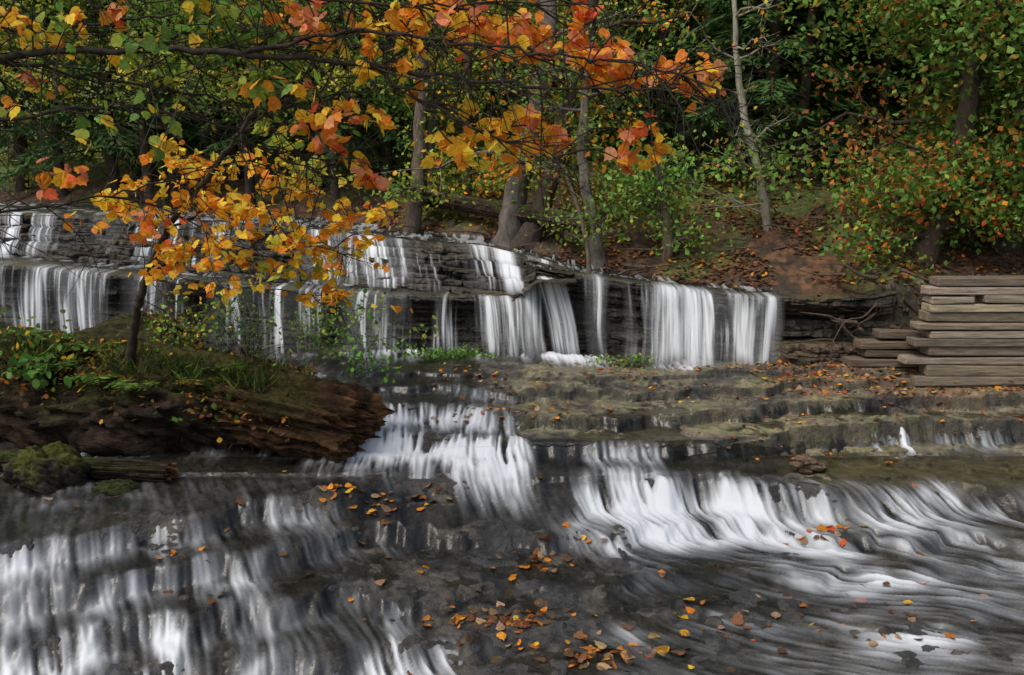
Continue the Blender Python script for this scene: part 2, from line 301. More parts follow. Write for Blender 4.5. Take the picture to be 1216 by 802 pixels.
# ------------------------------------------------------------------ rock ledges (fractured limestone beds)
def ledge(name,x0,x1,cf,zt,zb,fr,off,jit,back,seed,base=(.056,.05,.042)):
    mb=MB(); xv=np.arange(x0,x1,.022); n=len(xv); H=zt(xv)-zb(xv)
    B=[]
    for k in range(len(fr)):
        wob=0 if k==0 else (fbm(xv*.8,0*xv+k*4.1,3,seed)*.06+fbm(xv*6,0*xv+k*2.1,2,seed)*.016+_T[np.floor(xv*1.1+k*2.7+.8*fbm(xv,0*xv,2,seed)).astype(int)&255,(k*17+5)&255]*.014)
        if k==len(fr)-1: wob=wob*.7
        z=zb(xv)+H*fr[k]+wob
        if k: z=np.maximum(z,B[-1]+.004)
        B.append(z)
    prev=None
    for k in range(len(fr)-1):
        bot=B[k];top=B[k+1]
        bc=xv*.85+k*3.3+1.6*fbm(xv*.9,0*xv+k*.7,2,seed); bi=np.floor(bc).astype(int); fcb=bc-bi
        blk=_T[bi&255,(k*13+int(seed))&255]*jit*.9
        if prev is not None:
            mrg=_T[np.floor(xv*.6+k*1.9).astype(int)&255,(k*7+3)&255]>.1
            blk=np.where(mrg,prev,blk)
        prev=blk
        crack=(np.minimum(fcb,1-fcb)<.02)*.06*(_T[bi&255,(k*5)&255]>0)
        slope=fbm(xv*.5,0*xv,2,seed+9)*.2
        yf=cf(xv)+off[k]+slope+blk+fbm(xv*2.1,0*xv+k*3.1,3,seed)*jit*1.2+fbm(xv*9,0*xv+k*1.3,2,seed+8)*jit*.5+crack
        rows=[(yf+back,top),(yf+.05,top)]
        for g in (1,.72,.45,.2,0):
            zz=bot+(top-bot)*g
            rr=fbm(xv*7,zz*14,3,seed+3)*.05+fbm(xv*26,zz*30,2,seed+4)*.022+(.02 if g in(0,1) else 0)
            rows.append((yf+rr,zz-(.012 if g==1 else 0)))
        rows.append((yf+back,bot))
        v=np.stack([np.stack([xv,a,b],-1) for a,b in rows],1)
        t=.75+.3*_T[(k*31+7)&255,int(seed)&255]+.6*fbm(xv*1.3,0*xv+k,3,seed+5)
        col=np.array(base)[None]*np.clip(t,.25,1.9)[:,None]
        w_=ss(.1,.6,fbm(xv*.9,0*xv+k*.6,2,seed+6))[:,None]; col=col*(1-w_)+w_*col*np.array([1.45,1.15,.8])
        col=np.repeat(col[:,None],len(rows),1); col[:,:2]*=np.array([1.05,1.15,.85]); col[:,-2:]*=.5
        mb.add(v,gridfaces(n,len(rows)),np.concatenate([col,np.full(col.shape[:2]+(1,),.8)],-1).reshape(-1,4),0,False)
    return mb.obj(name,[M_slab])
lowz=lambda x:.50+0*x
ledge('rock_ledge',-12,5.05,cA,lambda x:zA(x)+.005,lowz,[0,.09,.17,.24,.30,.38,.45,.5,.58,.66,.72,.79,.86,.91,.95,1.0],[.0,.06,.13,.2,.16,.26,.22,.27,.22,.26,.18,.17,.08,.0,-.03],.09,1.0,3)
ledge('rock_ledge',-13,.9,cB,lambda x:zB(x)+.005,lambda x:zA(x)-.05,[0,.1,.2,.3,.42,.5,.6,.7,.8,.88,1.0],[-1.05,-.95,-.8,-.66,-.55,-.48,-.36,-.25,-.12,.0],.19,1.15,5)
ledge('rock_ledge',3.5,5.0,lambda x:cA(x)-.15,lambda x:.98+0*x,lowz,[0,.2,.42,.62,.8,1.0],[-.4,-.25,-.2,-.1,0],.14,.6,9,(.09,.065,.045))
# ------------------------------------------------------------------ waterfalls
def fall(x0,x1,yf,zt,zb,throw,dens,seed,dx=0,amp=1,casc=0,name='waterfall'):
    nu=int((x1-x0)/.011)+3; nv=34 if not casc else 60; U,V=np.meshgrid(np.linspace(x0,x1,nu),np.linspace(0,1,nv),indexing='ij')
    thr=throw*(1+.3*fbm(U*6,0*U,3,seed)); v=np.clip((V-.15)/.85,0,1)
    drop=zt(U)-zb+.08*fbm(U*5,0*U,2,seed+7)
    if casc:
        q=casc*v+.6*fbm(U*3,0*U,2,seed+9); q=np.clip(q,0,casc); fl=np.floor(q); fr=q-fl
        zf=(fl+ss(.3,1,fr))/casc; yq=(fl+ss(0,.85,fr))/casc
        yy=yf(U)+.2*(1-np.clip(V/.15,0,1))-.04-throw*yq; zz=zt(U)+.045-drop*zf
    else:
        yy=yf(U)+.3*(1-np.clip(V/.15,0,1))-.08*np.clip(V/.15,0,1)-thr*np.sqrt(v)
        zz=zt(U)+.04-drop*v**1.15-.02*np.clip(V/.15,0,1)
    xx=U+dx*v**.7+.08*fbm(U*3,V*1.5,2,seed+1)*v
    lo=fbm(U*2.6,V*.4,2,seed+2)
    s=.6*lo+.52*fbm(U*10+.7*fbm(U*3,V*2,1,seed),V*.9,2,seed+3)+.45*fbm(U*34,V*1.6,2,seed+4)+.14*fbm(U*80,V*2,1,seed+5)+.12*fbm(U*4,V*4,2,seed+6)
    wd=max(.09,(x1-x0)*.36); e=np.clip(np.minimum(U-x0,x1-U)/wd,0,1)
    s=s-(1-e)**1.5*.75
    a=ss(.42-dens*.93,1.2-dens*.5,s)+dens*dens*.34*ss(-.5,.3,lo+.3*s)*ss(0,.6,e)
    a=np.clip(a,0,.86)*ss(0,.25,e)*amp
    a=a*(.35+.65*ss(0,.25,V))*(1-.7*ss(.82,1,V))
    col=np.ones(U.shape+(4,)); col[...,3]=np.clip(a,0,.9)
    mb=MB(); mb.add(np.stack([xx,yy,zz],-1),gridfaces(nu,nv),col.reshape(-1,4),0,True); return mb.obj(name,[M_fall])
fall(.85,2.1,cA,zA,.6,.22,.48,1)
fall(1.45,3.15,cA,zA,.6,.26,.85,2)
fall(1.75,3.0,lambda x:cA(x)-.07,lambda x:zA(x)-.02,.6,.3,.5,12)
fall(2.85,3.72,cA,zA,.6,.2,.68,3)
fall(.28,.72,cA,zA,.62,.2,.85,4,.28)
fall(.34,.64,lambda x:cA(x)-.05,zA,.62,.26,.6,14,.34)
fall(.1,.6,lambda x:cB(x)+.05,zB,1.82,.35,.75,24,.05,casc=2)
fall(-.75,.44,cA,zA,.62,.3,.8,5,.1)
fall(-.35,.35,lambda x:cA(x)-.09,lambda x:zA(x)-.04,.62,.36,.5,15,.18)
fall(-.95,.1,lambda x:cB(x)+.0,zB,1.5,1.0,.8,6,.30,casc=3)
fall(-1.7,-.5,lambda x:cB(x)+.0,zB,1.52,1.0,.6,16,.28,casc=4)
fall(-2.6,-1.2,cA,zA,.62,.25,.55,7)
fall(-1.5,-.3,cA,zA,.62,.2,.42,17)
fall(-4.8,-2.1,cA,zA,.62,.2,.36,8)
fall(-3.9,-1.2,lambda x:cB(x)+.0,zB,1.55,1.05,.48,18,.25,casc=5)
fall(-6.1,-4.3,cA,zA,.64,.22,.45,9)
fall(-9.0,-6.0,cA,zA,.66,.25,.58,10)
fall(-7.6,-6.4,lambda x:cA(x)-.07,zA,.66,.34,.55,20,.2)
fall(-9.6,-7.8,lambda x:cB(x)+.0,zB,1.9,1.0,.65,11,.3,casc=3)
fall(-8.4,-4.0,lambda x:cB(x)+.0,zB,1.75,1.05,.46,21,.2,casc=5)
# ------------------------------------------------------------------ palettes
ORG=(.74,.26,.03);RED=(.60,.11,.035);GLD=(.80,.45,.035);YEL=(.76,.60,.07);GRN=(.115,.215,.04);DGR=(.045,.095,.028);YGR=(.31,.37,.055);BRN=(.19,.09,.04);PINK=(.78,.29,.14);LGR=(.17,.31,.06)
def pal(cols,w,n,var=.35):
    w=np.array(w,float); idx=rng.choice(len(cols),n,p=w/w.sum()); c=np.array(cols)[idx]
    return np.clip(c*rng.uniform(1-var,1+var,(n,1))*rng.uniform(.9,1.1,(n,3)),0,.95)
BK=(.07,.055,.042)
# ------------------------------------------------------------------ trees
def decid(H,Rr,cols,w,nl,ls,tr=.14,c0_=.3,bark=BK,nlimb=18,lean=(0,0),spread=.32,shape=RHOMB):
    mb=MB(); n=9; f=np.linspace(0,1,n)
    tp=np.stack([lean[0]*f*H+.12*np.cumsum(rng.normal(size=n))*f,lean[1]*f*H+.12*np.cumsum(rng.normal(size=n))*f,f*H-.2],1)
    tp=smoothline(tp,3); m=len(tp); rad=tr*(1-.85*np.linspace(0,1,m)); rad[0]*=1.5; rad[1]*=1.2
    tube(mb,tp,rad,bark,9,0,.25)
    cl=[]
    for i in range(nlimb):
        fr=c0_+(1-c0_)*((i+rng.random())/nlimb)*.97
        p=tp[int(fr*(m-1))]; az=i*2.4+rng.random(); el=rng.uniform(.05,.8)
        L=Rr*(.55+.6*math.sin(math.pi*min(1,(fr-c0_)/(1-c0_)*.75+.22)))*rng.uniform(.7,1.1)
        d=np.array([math.cos(az)*math.cos(el),math.sin(az)*math.cos(el),math.sin(el)])
        q=[p]; 
        for k in range(4): q.append(q[-1]+d*L/4+rng.normal(size=3)*.06*L); 
        q=np.array(q); q[:,2]-=.08*L*np.linspace(0,1,5)**2
        tube(mb,q,tr*.38*(1-fr*.5)*np.linspace(1,.15,5),bark,5,0)
        for k in range(6):
            t=rng.uniform(.25,1); b=q[0]+(q[-1]-q[0])*t
            e=b+rng.normal(size=3)*np.array([.3,.3,.18])*L
            mid=(b+e)/2+rng.normal(size=3)*.04*L
            tube(mb,[b,mid,e],[tr*.1,tr*.06,.004],bark,3,0)
            cl.append(e); cl.append(mid)
    cl=np.array(cl); ci=rng.integers(0,len(cl),nl)
    cb=pal(cols,w,len(cl),.3)
    P=cl[ci]+rng.normal(size=(nl,3))*np.array([1,1,.55])*spread*Rr*.5
    C=.6*cb[ci]+.4*pal(cols,w,nl,.3)
    leaves(mb,P,ls,C,shape)
    return mb.mesh('tree_mesh',[M_bark,M_leaf])
def conif(H,Rr,nl,ls,col=DGR,tr=.15,c0_=.12,bark=BK):
    mb=MB(); tp=np.stack([np.zeros(8),np.zeros(8),np.linspace(-.2,H,8)],1); tp[:,:2]+=rng.normal(size=(8,2))*.03
    tube(mb,tp,np.linspace(tr,.015,8),bark,8,0,.2)
    nb=90; P=[];Dr=[];C=[]
    for i in range(nb):
        f=c0_+(1-c0_)*(i/nb)**1.05; az=i*2.399+rng.random()*.5; L=(Rr*(1-f)**.75+.15)*rng.uniform(.65,1.15)
        d=np.array([math.cos(az),math.sin(az),0]); p=np.array([0,0,f*H])
        t=np.linspace(0,1,5); q=p+d*L*t[:,None]; q[:,2]+=.12*L*t-.38*L*t*t
        tube(mb,q,tr*.2*np.linspace(1,.1,5),bark,3,0)
        k=int(nl*L/(Rr*.6)/nb); tt=rng.uniform(.12,1,k)**.8
        side=np.array([-d[1],d[0],0]); lat=rng.uniform(-1,1,k)*L*.3*(1.15-tt)
        pp=p+d*L*tt[:,None]+side*lat[:,None]; pp[:,2]+=.12*L*tt-.38*L*tt*tt-np.abs(lat)*.3+rng.normal(size=k)*.03
        P.append(pp); dd=d[None]*.7+side*np.sign(lat)[:,None]*.6+np.array([0,0,-.25]); Dr.append(dd)
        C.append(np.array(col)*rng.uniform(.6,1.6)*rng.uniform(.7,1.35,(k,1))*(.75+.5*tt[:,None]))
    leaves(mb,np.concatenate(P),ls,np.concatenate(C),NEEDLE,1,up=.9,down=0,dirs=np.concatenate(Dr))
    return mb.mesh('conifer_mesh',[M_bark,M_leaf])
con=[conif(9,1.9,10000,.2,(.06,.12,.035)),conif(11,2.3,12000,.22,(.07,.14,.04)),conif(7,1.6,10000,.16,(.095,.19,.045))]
dec=[decid(9,2.6,[GRN,YGR,LGR],[4,2,3],10000,.13),
     decid(9,2.4,[YGR,LGR,YEL,ORG],[4,4,1.2,.3],10000,.13),
     decid(8,2.4,[ORG,GLD,GRN,YGR],[1.6,2.3,3,2],9000,.12),
     decid(10,2.8,[(.11,.20,.045),GRN,YGR],[4,4,1],11000,.14),
     decid(7,2.0,[GLD,YEL,YGR],[1,2,4],8000,.11)]
def put(name,me,x,y,rz=None,sc=1,dz=0):
    return place(name,me,(x,y,gz(x,y)-.1+dz),rng.uniform(0,6.28) if rz is None else rz,sc)
conpos=[(-9.5,21.5,1,1.1),(-7,22.5,0,1.2),(-4.6,20.8,1,1.0),(-2.7,19.6,0,1.0),(3.2,19.5,1,1.0),(5.0,17.6,0,1.1),(6.1,19,1,1.1),(8.5,20,0,1.2),(2.0,23,1,1.2),(-1,25,0,1.3),(6.5,25,1,1.3),(11,24,0,1.3),(-13,24,1,1.2),(-5.5,27,0,1.4),(-10,28,1,1.3),(10,30,1,1.5),(10.5,16,2,1.2)]
for x,y,k,s in conpos: put('cedar_tree',con[k],x,y,sc=s)
decpos=[(-8.3,20.6,1,.95),(-5.8,19.9,0,.85),(-3.7,18.9,1,.8),(-1.6,18,0,.7),(1.4,20.5,1,.9),(4.3,21.5,4,.9),(-.2,21.5,2,.9),(7.4,18.2,3,.9),(9.8,19,0,1),(-11.5,23,1,1),(-3,24,3,1.1),(4,25,1,1.1),(8,27,0,1.2),(-8,25,2,1.1),(13,22,1,1.1),(0,30,4,1.2),(-4,31,1,1.3),(4,32,1,1.3),(-12,31,0,1.4),(14,33,3,1.5),(-8,34,1,1.4),(2,36,0,1.4),(10,37,1,1.5),(-15,38,3,1.6),(-3,40,2,1.5),(6,42,0,1.6),(18,30,0,1.4),(-18,30,1,1.5),(-10,45,1,1.7),(0,47,0,1.7)]
for x,y,k,s in decpos: put('maple_tree',dec[k],x,y,sc=s)
big=decid(8.0,2.6,[GRN,LGR,RED,ORG,YGR],[7,6,1.3,.9,1.8],34000,.10,tr=.2,c0_=.12,nlimb=36,lean=(.05,-.02),spread=.30)
place('maple_tree',big,(7.1,12.9,gz(7.1,12.9)-.1),.4)
place('maple_tree',big,(9.6,13.6,gz(9.6,13.6)-.1),2.4)
place('cedar_tree',con[2],(7.9,14.6,gz(7.9,14.6)),1,1.0)
def W(px,py,y): return ((px-608)*y/1053.,y,CAMH+(230-py)*y/1053.)
def trunk(name,pts,r0,r1,bark,limbs=0,leafcols=None,nl=0,ls=.08,tw=0,Lr=1.0):
    mb=MB(); p=smoothline(np.array(pts),6); n=len(p); rad=np.linspace(r0,r1,n); rad[:3]*=np.array([1.7,1.3,1.1]); p[0,2]-=.25; p[2:-1]+=rng.normal(size=(n-3,3))*r0*.09
    tube(mb,p,rad,bark,14,0,.3)
    for i in range(4):
        az=i*1.6+rng.random(); b=p[1]; e=b+np.array([math.cos(az)*r0*4,math.sin(az)*r0*4,-.22]); tube(mb,[b,(b+e)/2+np.array([0,0,.03]),e],[r0*.6,r0*.35,r0*.1],bark,6,0,.2)
    P=[]
    for i in range(limbs):
        f=rng.uniform(.3,1); b=p[int(f*(n-1))]; az=rng.uniform(0,6.28); L=Lr*rng.uniform(.5,1.2)
        d=np.array([math.cos(az),math.sin(az)*.7,rng.uniform(-.1,.7)])
        q=[b]
        for k in range(5): q.append(q[-1]+d*L/5+rng.normal(size=3)*.05*L)
        tube(mb,q,np.linspace(max(r1*.6,r0*.22),.004,6),bark,5,0)
        for k in range(4):
            b2=q[rng.integers(1,5)]; e=b2+rng.normal(size=3)*.28*L+d*.15*L; tube(mb,[b2,(b2+e)/2+rng.normal(size=3)*.03,e],[r0*.09,r0*.06,.003],bark,3,0); P.append(e)
        P.append(q[-1]); P.append(q[3])
    if nl and P:
        P=np.array(P); pp=P[rng.integers(0,len(P),nl)]+rng.normal(size=(nl,3))*np.array([.22,.22,.12])
        leaves(mb,pp,ls,pal(leafcols[0],leafcols[1],nl),RHOMB)
    return mb.obj(name,[M_bark,M_leaf])
GB=(.15,.13,.11)
trunk('birch_tree',[W(920,335,14.2),W(912,285,14.3),W(898,215,14.3),W(874,130,14.4),W(862,50,14.4),W(858,-60,14.5)],.095,.03,(.30,.28,.22),22,nl=200,leafcols=([ORG,YEL],[1,1]),Lr=1.3)
trunk('maple_tree',[W(603,300,15.2),W(608,250,15.2),W(622,195,15.3),W(640,120,15.5),W(650,20,15.6),W(655,-80,15.6)],.21,.12,GB,8,([YGR,GLD,GRN],[2,1,2]),1500,.1,Lr=1.5)
trunk('maple_tree',[W(622,296,15.0),W(650,225,15.0),W(668,150,15.0),W(690,80,15.0),W(705,-40,15.0)],.19,.09,(.07,.055,.042),9,([ORG,YGR,GRN],[2,1,2]),1500,.1,Lr=1.5)
trunk('maple_tree',[W(712,320,14.0),W(706,280,14.0),W(695,225,14.1),W(690,150,14.2),W(700,60,14.2)],.13,.05,GB,8,([YGR,GRN],[1,2]),900,.09)
trunk('cedar_tree',[W(783,335,13.9),W(792,300,13.9),W(789,255,13.9),W(780,215,13.9),W(782,180,13.9)],.12,.06,(.14,.105,.08),12,([LGR,(.18,.36,.07),YGR],[3,2,1]),1800,.085,Lr=.75)
trunk('maple_tree',[W(946,290,17),W(946,230,17),W(944,150,17),W(950,20,17)],.14,.09,(.06,.045,.035),6,([GRN],[1]),600,.1)
trunk('maple_tree',[W(554,292,17),W(556,230,17),W(555,150,17),W(560,20,17)],.10,.07,(.10,.07,.04),8,([YGR,GLD],[1,1]),800,.1)
trunk('maple_tree',[W(487,292,16.5),W(493,250,16.5),W(500,200,16.5),W(505,60,16.5)],.17,.1,(.13,.10,.08),8,([YGR,GRN],[1,1]),900,.1)
trunk('maple_tree',[W(1092,350,12.4),W(1098,300,12.45),W(1112,255,12.5),W(1130,170,12.6),W(1140,40,12.7),W(1150,-60,12.8)],.19,.1,(.075,.055,.042),20,([GRN,LGR,RED,ORG,YGR],[6,5,1.6,1,1.8]),10000,.085,Lr=1.3)
trunk('maple_tree',[W(505,295,17.5),W(504,230,17.5),W(503,120,17.5)],.06,.04,(.10,.07,.04))
trunk('sapling',[W(700,330,13.2),W(697,290,13.2),W(680,230,13.2),W(665,195,13.2)],.04,.015,(.16,.13,.1),9,([GRN,YGR],[1,1]),160,.07,Lr=.8)
# ------------------------------------------------------------------ undergrowth
mb=MB(); n=44000
x=rng.uniform(-16,14,n*2); y=rng.uniform(12.5,30,n*2)
zz,_,_,d,l=ground(x,y)
cl=fbm(x*.9,y*.9,3,61); keep=(d>.5)&(cl>-.05+.45*np.exp(-d/1.6)+.3*((x>3)&(x<6.5)&(y<16)))
x=x[keep];y=y[keep];zz=zz[keep];cl=cl[keep]
k=len(x); hgt=rng.random(k)*(.2+1.2*np.clip(cl,0,1)*(1+.05*y))
cw=ss(-.2,.3,fbm(x*.5,y*.5,2,62))[:,None]
C=pal([LGR,YGR,GRN],[2,2,2],k)*(1-cw)+pal([YGR,GLD,GRN],[4,1,2],k)*cw
leaves(mb,np.stack([x+rng.normal(size=k)*.05,y,zz+hgt],1),.10,C,RHOMB,0)
mb.obj('undergrowth',[M_leaf])
mb=MB(); n=28000
x=rng.uniform(-3,10,n); y=rng.uniform(11.5,19,n); zz,_,_,d,l=ground(x,y); keep=(d>.03)&(fbm(x*1.5,y*1.5,3,63)>-.15); x=x[keep];y=y[keep];zz=zz[keep];k=len(x)
leaves(mb,np.stack([x,y,zz+.04],1),.075,pal([ORG,BRN,RED,GLD,(.3,.14,.07)],[2,6,.5,.7,5],k)*.7,OVAL,0,flat=.7,down=0)
mb.obj('leaf_litter',[M_dry])
mb=MB()
def zsurf(x,y):
    i=np.clip(np.searchsorted(xs,x),0,len(xs)-1); j=np.clip(np.searchsorted(ys,y),0,len(ys)-1)
    return np.maximum(ZB[i,j],ZWf[i,j])
def scat(cx,cy,sx,sy,n): return np.stack([rng.normal(cx,sx,n),rng.normal(cy,sy,n)],1)
L=[scat(-1.5,8.55,.25,.08,38),scat(-.9,8.7,.2,.06,14),scat(.3,7.95,.1,.07,20),scat(-.1,7.0,.26,.1,80),scat(.75,6.5,.26,.09,65),scat(3.0,8.1,.2,.12,20),scat(.7,8.2,.1,.1,8),
   scat(1.2,6.9,.8,.4,45),scat(2.6,7.0,.8,.4,20),scat(-1.0,7.9,.6,.4,14),scat(-.2,7.5,.5,.3,16),scat(3.2,6.7,.6,.25,20),scat(3.3,9.6,.7,.15,35)]
a=rng.uniform([-1,10.0],[7.5,12],(1300,2)); a=a[(fbm(a[:,0]*2,a[:,1]*3,2,71)>.08)]; L.append(a)
a=rng.uniform([3.2,10.9],[7.8,12],(1300,2)); L.append(a)
a=rng.uniform([-5,6],[5,9.3],(45,2)); L.append(a)
L=np.concatenate(L); zz=zsurf(L[:,0],L[:,1])+.012
leaves(mb,np.column_stack([L,zz]),np.where(L[:,1]<9,rng.uniform(.055,.11,len(L)),rng.uniform(.04,.08,len(L))),pal([ORG,RED,GLD,BRN,(.42,.27,.15)],[3,.8,.9,5.5,2.5],len(L))*.72,BROAD,0,flat=.6,down=0)
mb.obj('fallen_leaves',[M_dry])
# ------------------------------------------------------------------ log, mound
def log(name,p0,p1,r,col,mosscol,seed,rgh=1.0,endc=(.19,.095,.042)):
    mb=MB(); p0=np.array(p0);p1=np.array(p1); n=220; m=150; t=np.linspace(0,1,n); th=np.linspace(0,2*np.pi,m,endpoint=False)
    T,A=np.meshgrid(t,th,indexing='ij'); Lg=np.linalg.norm(p1-p0); ax=(p1-p0)/Lg; s=np.cross(ax,[0,0,1]); s/=np.linalg.norm(s); u=np.cross(s,ax)
    ca=np.cos(A);sa=np.sin(A); l_=T*Lg
    ridge=1-np.abs(fbm(ca*6+l_*.5,sa*6,2,seed+1))*3
    rr=r*(1+rgh*(.30*fbm(ca*1.6+l_*.6,sa*1.6+l_*.4,3,seed)+.12*ridge+.16*fbm(ca*15+l_*1.6,sa*15,2,seed+2)+.22*fbm(l_*4,ca*4+sa*3,4,seed+3)))
    end=(.6*fbm(ca[0]*2.2,sa[0]*2.2,3,seed+3)+.5*fbm(ca[0]*11,sa[0]*11,2,seed+4))*r
    al=l_.copy(); al[:]+=np.exp(-T*Lg/.35)*end[None]
    v=p0+al[...,None]*ax+(rr*ca)[...,None]*s+(rr*sa)[...,None]*u
    ms=ss(.1,.9,sa+.9*fbm(l_*1.5,ca*2,3,seed+6))*ss(.1,.8,l_+.5*fbm(ca*3,sa*3,2,seed))
    c=np.array(col)*(1+.9*fbm(ca*9+l_*.6,sa*9,3,seed+5))[...,None]*(.45+.55*ss(0,1,ridge))[...,None]*(.7+.5*ss(-.3,.3,fbm(l_*3,ca*2+sa,3,seed+7)))[...,None]; c=mixc(c,np.array(mosscol),ms*.75)
    i,j=np.meshgrid(np.arange(n-1),np.arange(m),indexing='ij'); j2=(j+1)%m
    f=np.stack([i*m+j,i*m+j2,(i+1)*m+j2,(i+1)*m+j],-1).reshape(-1,4); mb.add(v,f,c.reshape(-1,3),0,True)
    K=20; q=np.linspace(1,0,K); Q,B=np.meshgrid(q,th,indexing='ij')
    e=v[0]-p0; 
    rec=(.4*(1-Q)**.7+.45*fbm(np.cos(B)*Q*4,np.sin(B)*Q*4,3,seed+8)*(1-Q)+.3*fbm(np.cos(B)*Q*13,np.sin(B)*Q*13,2,seed+8)*(1-Q**4))*r
    vv=p0+e[None]*Q[...,None]+rec[...,None]*ax
    i,j=np.meshgrid(np.arange(K-1),np.arange(m),indexing='ij'); j2=(j+1)%m
    f=np.stack([i*m+j,(i+1)*m+j,(i+1)*m+j2,i*m+j2],-1).reshape(-1,4)
    cc=np.array(endc)*np.clip(1+1.2*fbm(np.cos(B)*Q*9,np.sin(B)*Q*9,3,seed+9)-.4*(1-Q),.2,2)[...,None]; mb.add(vv,f,cc.reshape(-1,3),0,True)
    for k in range(40):
        a0=rng.uniform(0,6.28); q0=r*rng.uniform(.3,.95); b=p0+s*math.cos(a0)*q0+u*math.sin(a0)*q0+ax*.15
        e2=b-ax*rng.uniform(.1,.26)+rng.normal(size=3)*.02; tube(mb,[b,(b+e2)/2,e2],[.03*r/.37,.02*r/.37,.003],np.array(endc)*rng.uniform(.4,1.4),5,0,.3)
    return mb.obj(name,[M_log])
log('fallen_log',(-1.66,9.42,.42),(-4.4,10.45,.76),.43,(.12,.066,.032),(.08,.085,.024),4,1.0)
log('fallen_log',(-3.55,8.85,.14),(-6.2,9.2,.2),.11,(.05,.035,.025),(.06,.08,.02),14,.7)
log('fallen_log',(1.3,14.0,2.5),(-1.8,17.2,2.95),.14,(.10,.07,.05),(.08,.09,.03),24,.6)
def blob(name,c,s,col,moss,seed,mat,amp=.25):
    mb=MB(); a=np.linspace(0,np.pi,80); b=np.linspace(0,2*np.pi,150); A,B=np.meshgrid(a,b,indexing='ij')
    d=np.stack([np.sin(A)*np.cos(B),np.sin(A)*np.sin(B),np.cos(A)],-1)
    r=1+amp*fbm(d[...,0]*2+d[...,2],d[...,1]*2+d[...,2]*1.3,4,seed)+amp*.5*fbm(d[...,0]*8+d[...,2]*4,d[...,1]*8+d[...,2]*6,4,seed+1)
    r[:,-1]=r[:,0]
    v=np.array(c)+d*r[...,None]*np.array(s); t=ss(.1,.8,d[...,2]+.7*fbm(d[...,0]*5,d[...,1]*5,3,seed+2))
    mb.add(v,gridfaces(80,150),mixc(np.zeros(d.shape)+np.array(col)*(1+.8*fbm(d[...,0]*9,d[...,2]*9,2,seed)[...,None]),np.array(moss),t).reshape(-1,3),0,True); return mb.obj(name,[mat])
blob('earth_mound',(-5.6,10.8,.52),(2.1,.95,.8),(.04,.027,.017),(.05,.048,.018),31,M_log,.45)
blob('earth_mound',(-4.1,10.1,.50),(1.25,.62,.62),(.036,.025,.017),(.05,.052,.018),33,M_log,.5)
blob('boulder',(-4.75,8.75,.16),(.36,.3,.29),(.045,.04,.03),(.09,.10,.025),35,M_log,.35)
blob('boulder',(-4.0,8.6,.02),(.25,.2,.12),(.04,.038,.03),(.05,.06,.02),37,M_log,.3)
mb=MB()
for i in range(330):
    x=rng.uniform(-6.4,-3.1); yb_=9.62+(-x-2.6)*.2; z=rng.uniform(.35,1.05); q=[[x,yb_+.1,z]]
    for k in range(4): q.append([q[-1][0]+rng.normal()*.08,q[-1][1]-rng.uniform(0,.06),q[-1][2]-rng.uniform(.03,.16)])
    tube(mb,smoothline(q,2),np.linspace(rng.uniform(.006,.026),.002,9),np.array([.07,.045,.028])*rng.uniform(.5,1.8),4,0)
mb.obj('hanging_roots',[M_bark])
mb=MB(); n=4800; x=rng.uniform(-6.8,-2.3,n); y=9.70+(-x-1.8)*.2+rng.normal(size=n)*.3; z=np.interp(x,[-6.8,-5.5,-3.9,-2.9,-2.2],[1.2,1.2,1.08,.98,.9])+rng.normal(size=n)*.06-.5*np.clip(9.75+(-x-1.8)*.2-y,0,1)
leaves(mb,np.column_stack([x,y,z]),.07,pal([BRN,ORG,GLD,GRN,YGR],[5,1.5,1.5,2,1.5],n)*.6,OVAL,0,flat=.2)
n=5200; x=rng.uniform(-6.8,-2.7,n); x=x[fbm(x*3,x*0,2,88)>-.25]; n=len(x)
dr=np.column_stack([rng.normal(size=n)*.7,rng.normal(size=n)*.7-.2,np.ones(n)*.9])
y=9.75+(-x-1.8)*.21+rng.normal(size=n)*.26; z=np.interp(x,[-6.8,-5.5,-3.9,-2.9,-2.2],[1.12,1.12,1.0,.88,.84])
leaves(mb,np.column_stack([x,y,z]),.24,pal([GRN,YGR,(.2,.16,.05),DGR],[3,2,2.5,2],n)*.55,NEEDLE*np.array([.22,1]),0,up=0,down=.0,dirs=dr)
mb.obj('grass',[M_leaf])
mb=MB()
for i in range(11):
    r=rng.uniform(.05,.12); h=r*.4; lx=rng.normal()*.08; z0=gz(3.15,9.15)+.03+(0 if i<5 else .055 if i<9 else .11); a=np.linspace(0,np.pi,14); b=np.linspace(0,2*np.pi,24); A,B=np.meshgrid(a,b,indexing='ij')
    d=np.stack([np.sin(A)*np.cos(B),np.sin(A)*np.sin(B),np.cos(A)],-1); rr=1+.5*fbm(d[...,0]*2+i*3,d[...,1]*2+d[...,2],3,i); rr[:,-1]=rr[:,0]
    v=np.array([3.15+lx*(1-.08*i),9.15+rng.normal()*.06,z0])+d*rr[...,None]*np.array([r,r*.8,h])
    mb.add(v,gridfaces(14,24),np.array([.13,.085,.055,.4])*np.array([rng.uniform(.6,1.3)]*3+[1]),0,True)
mb.obj('rock_pile',[M_slab])
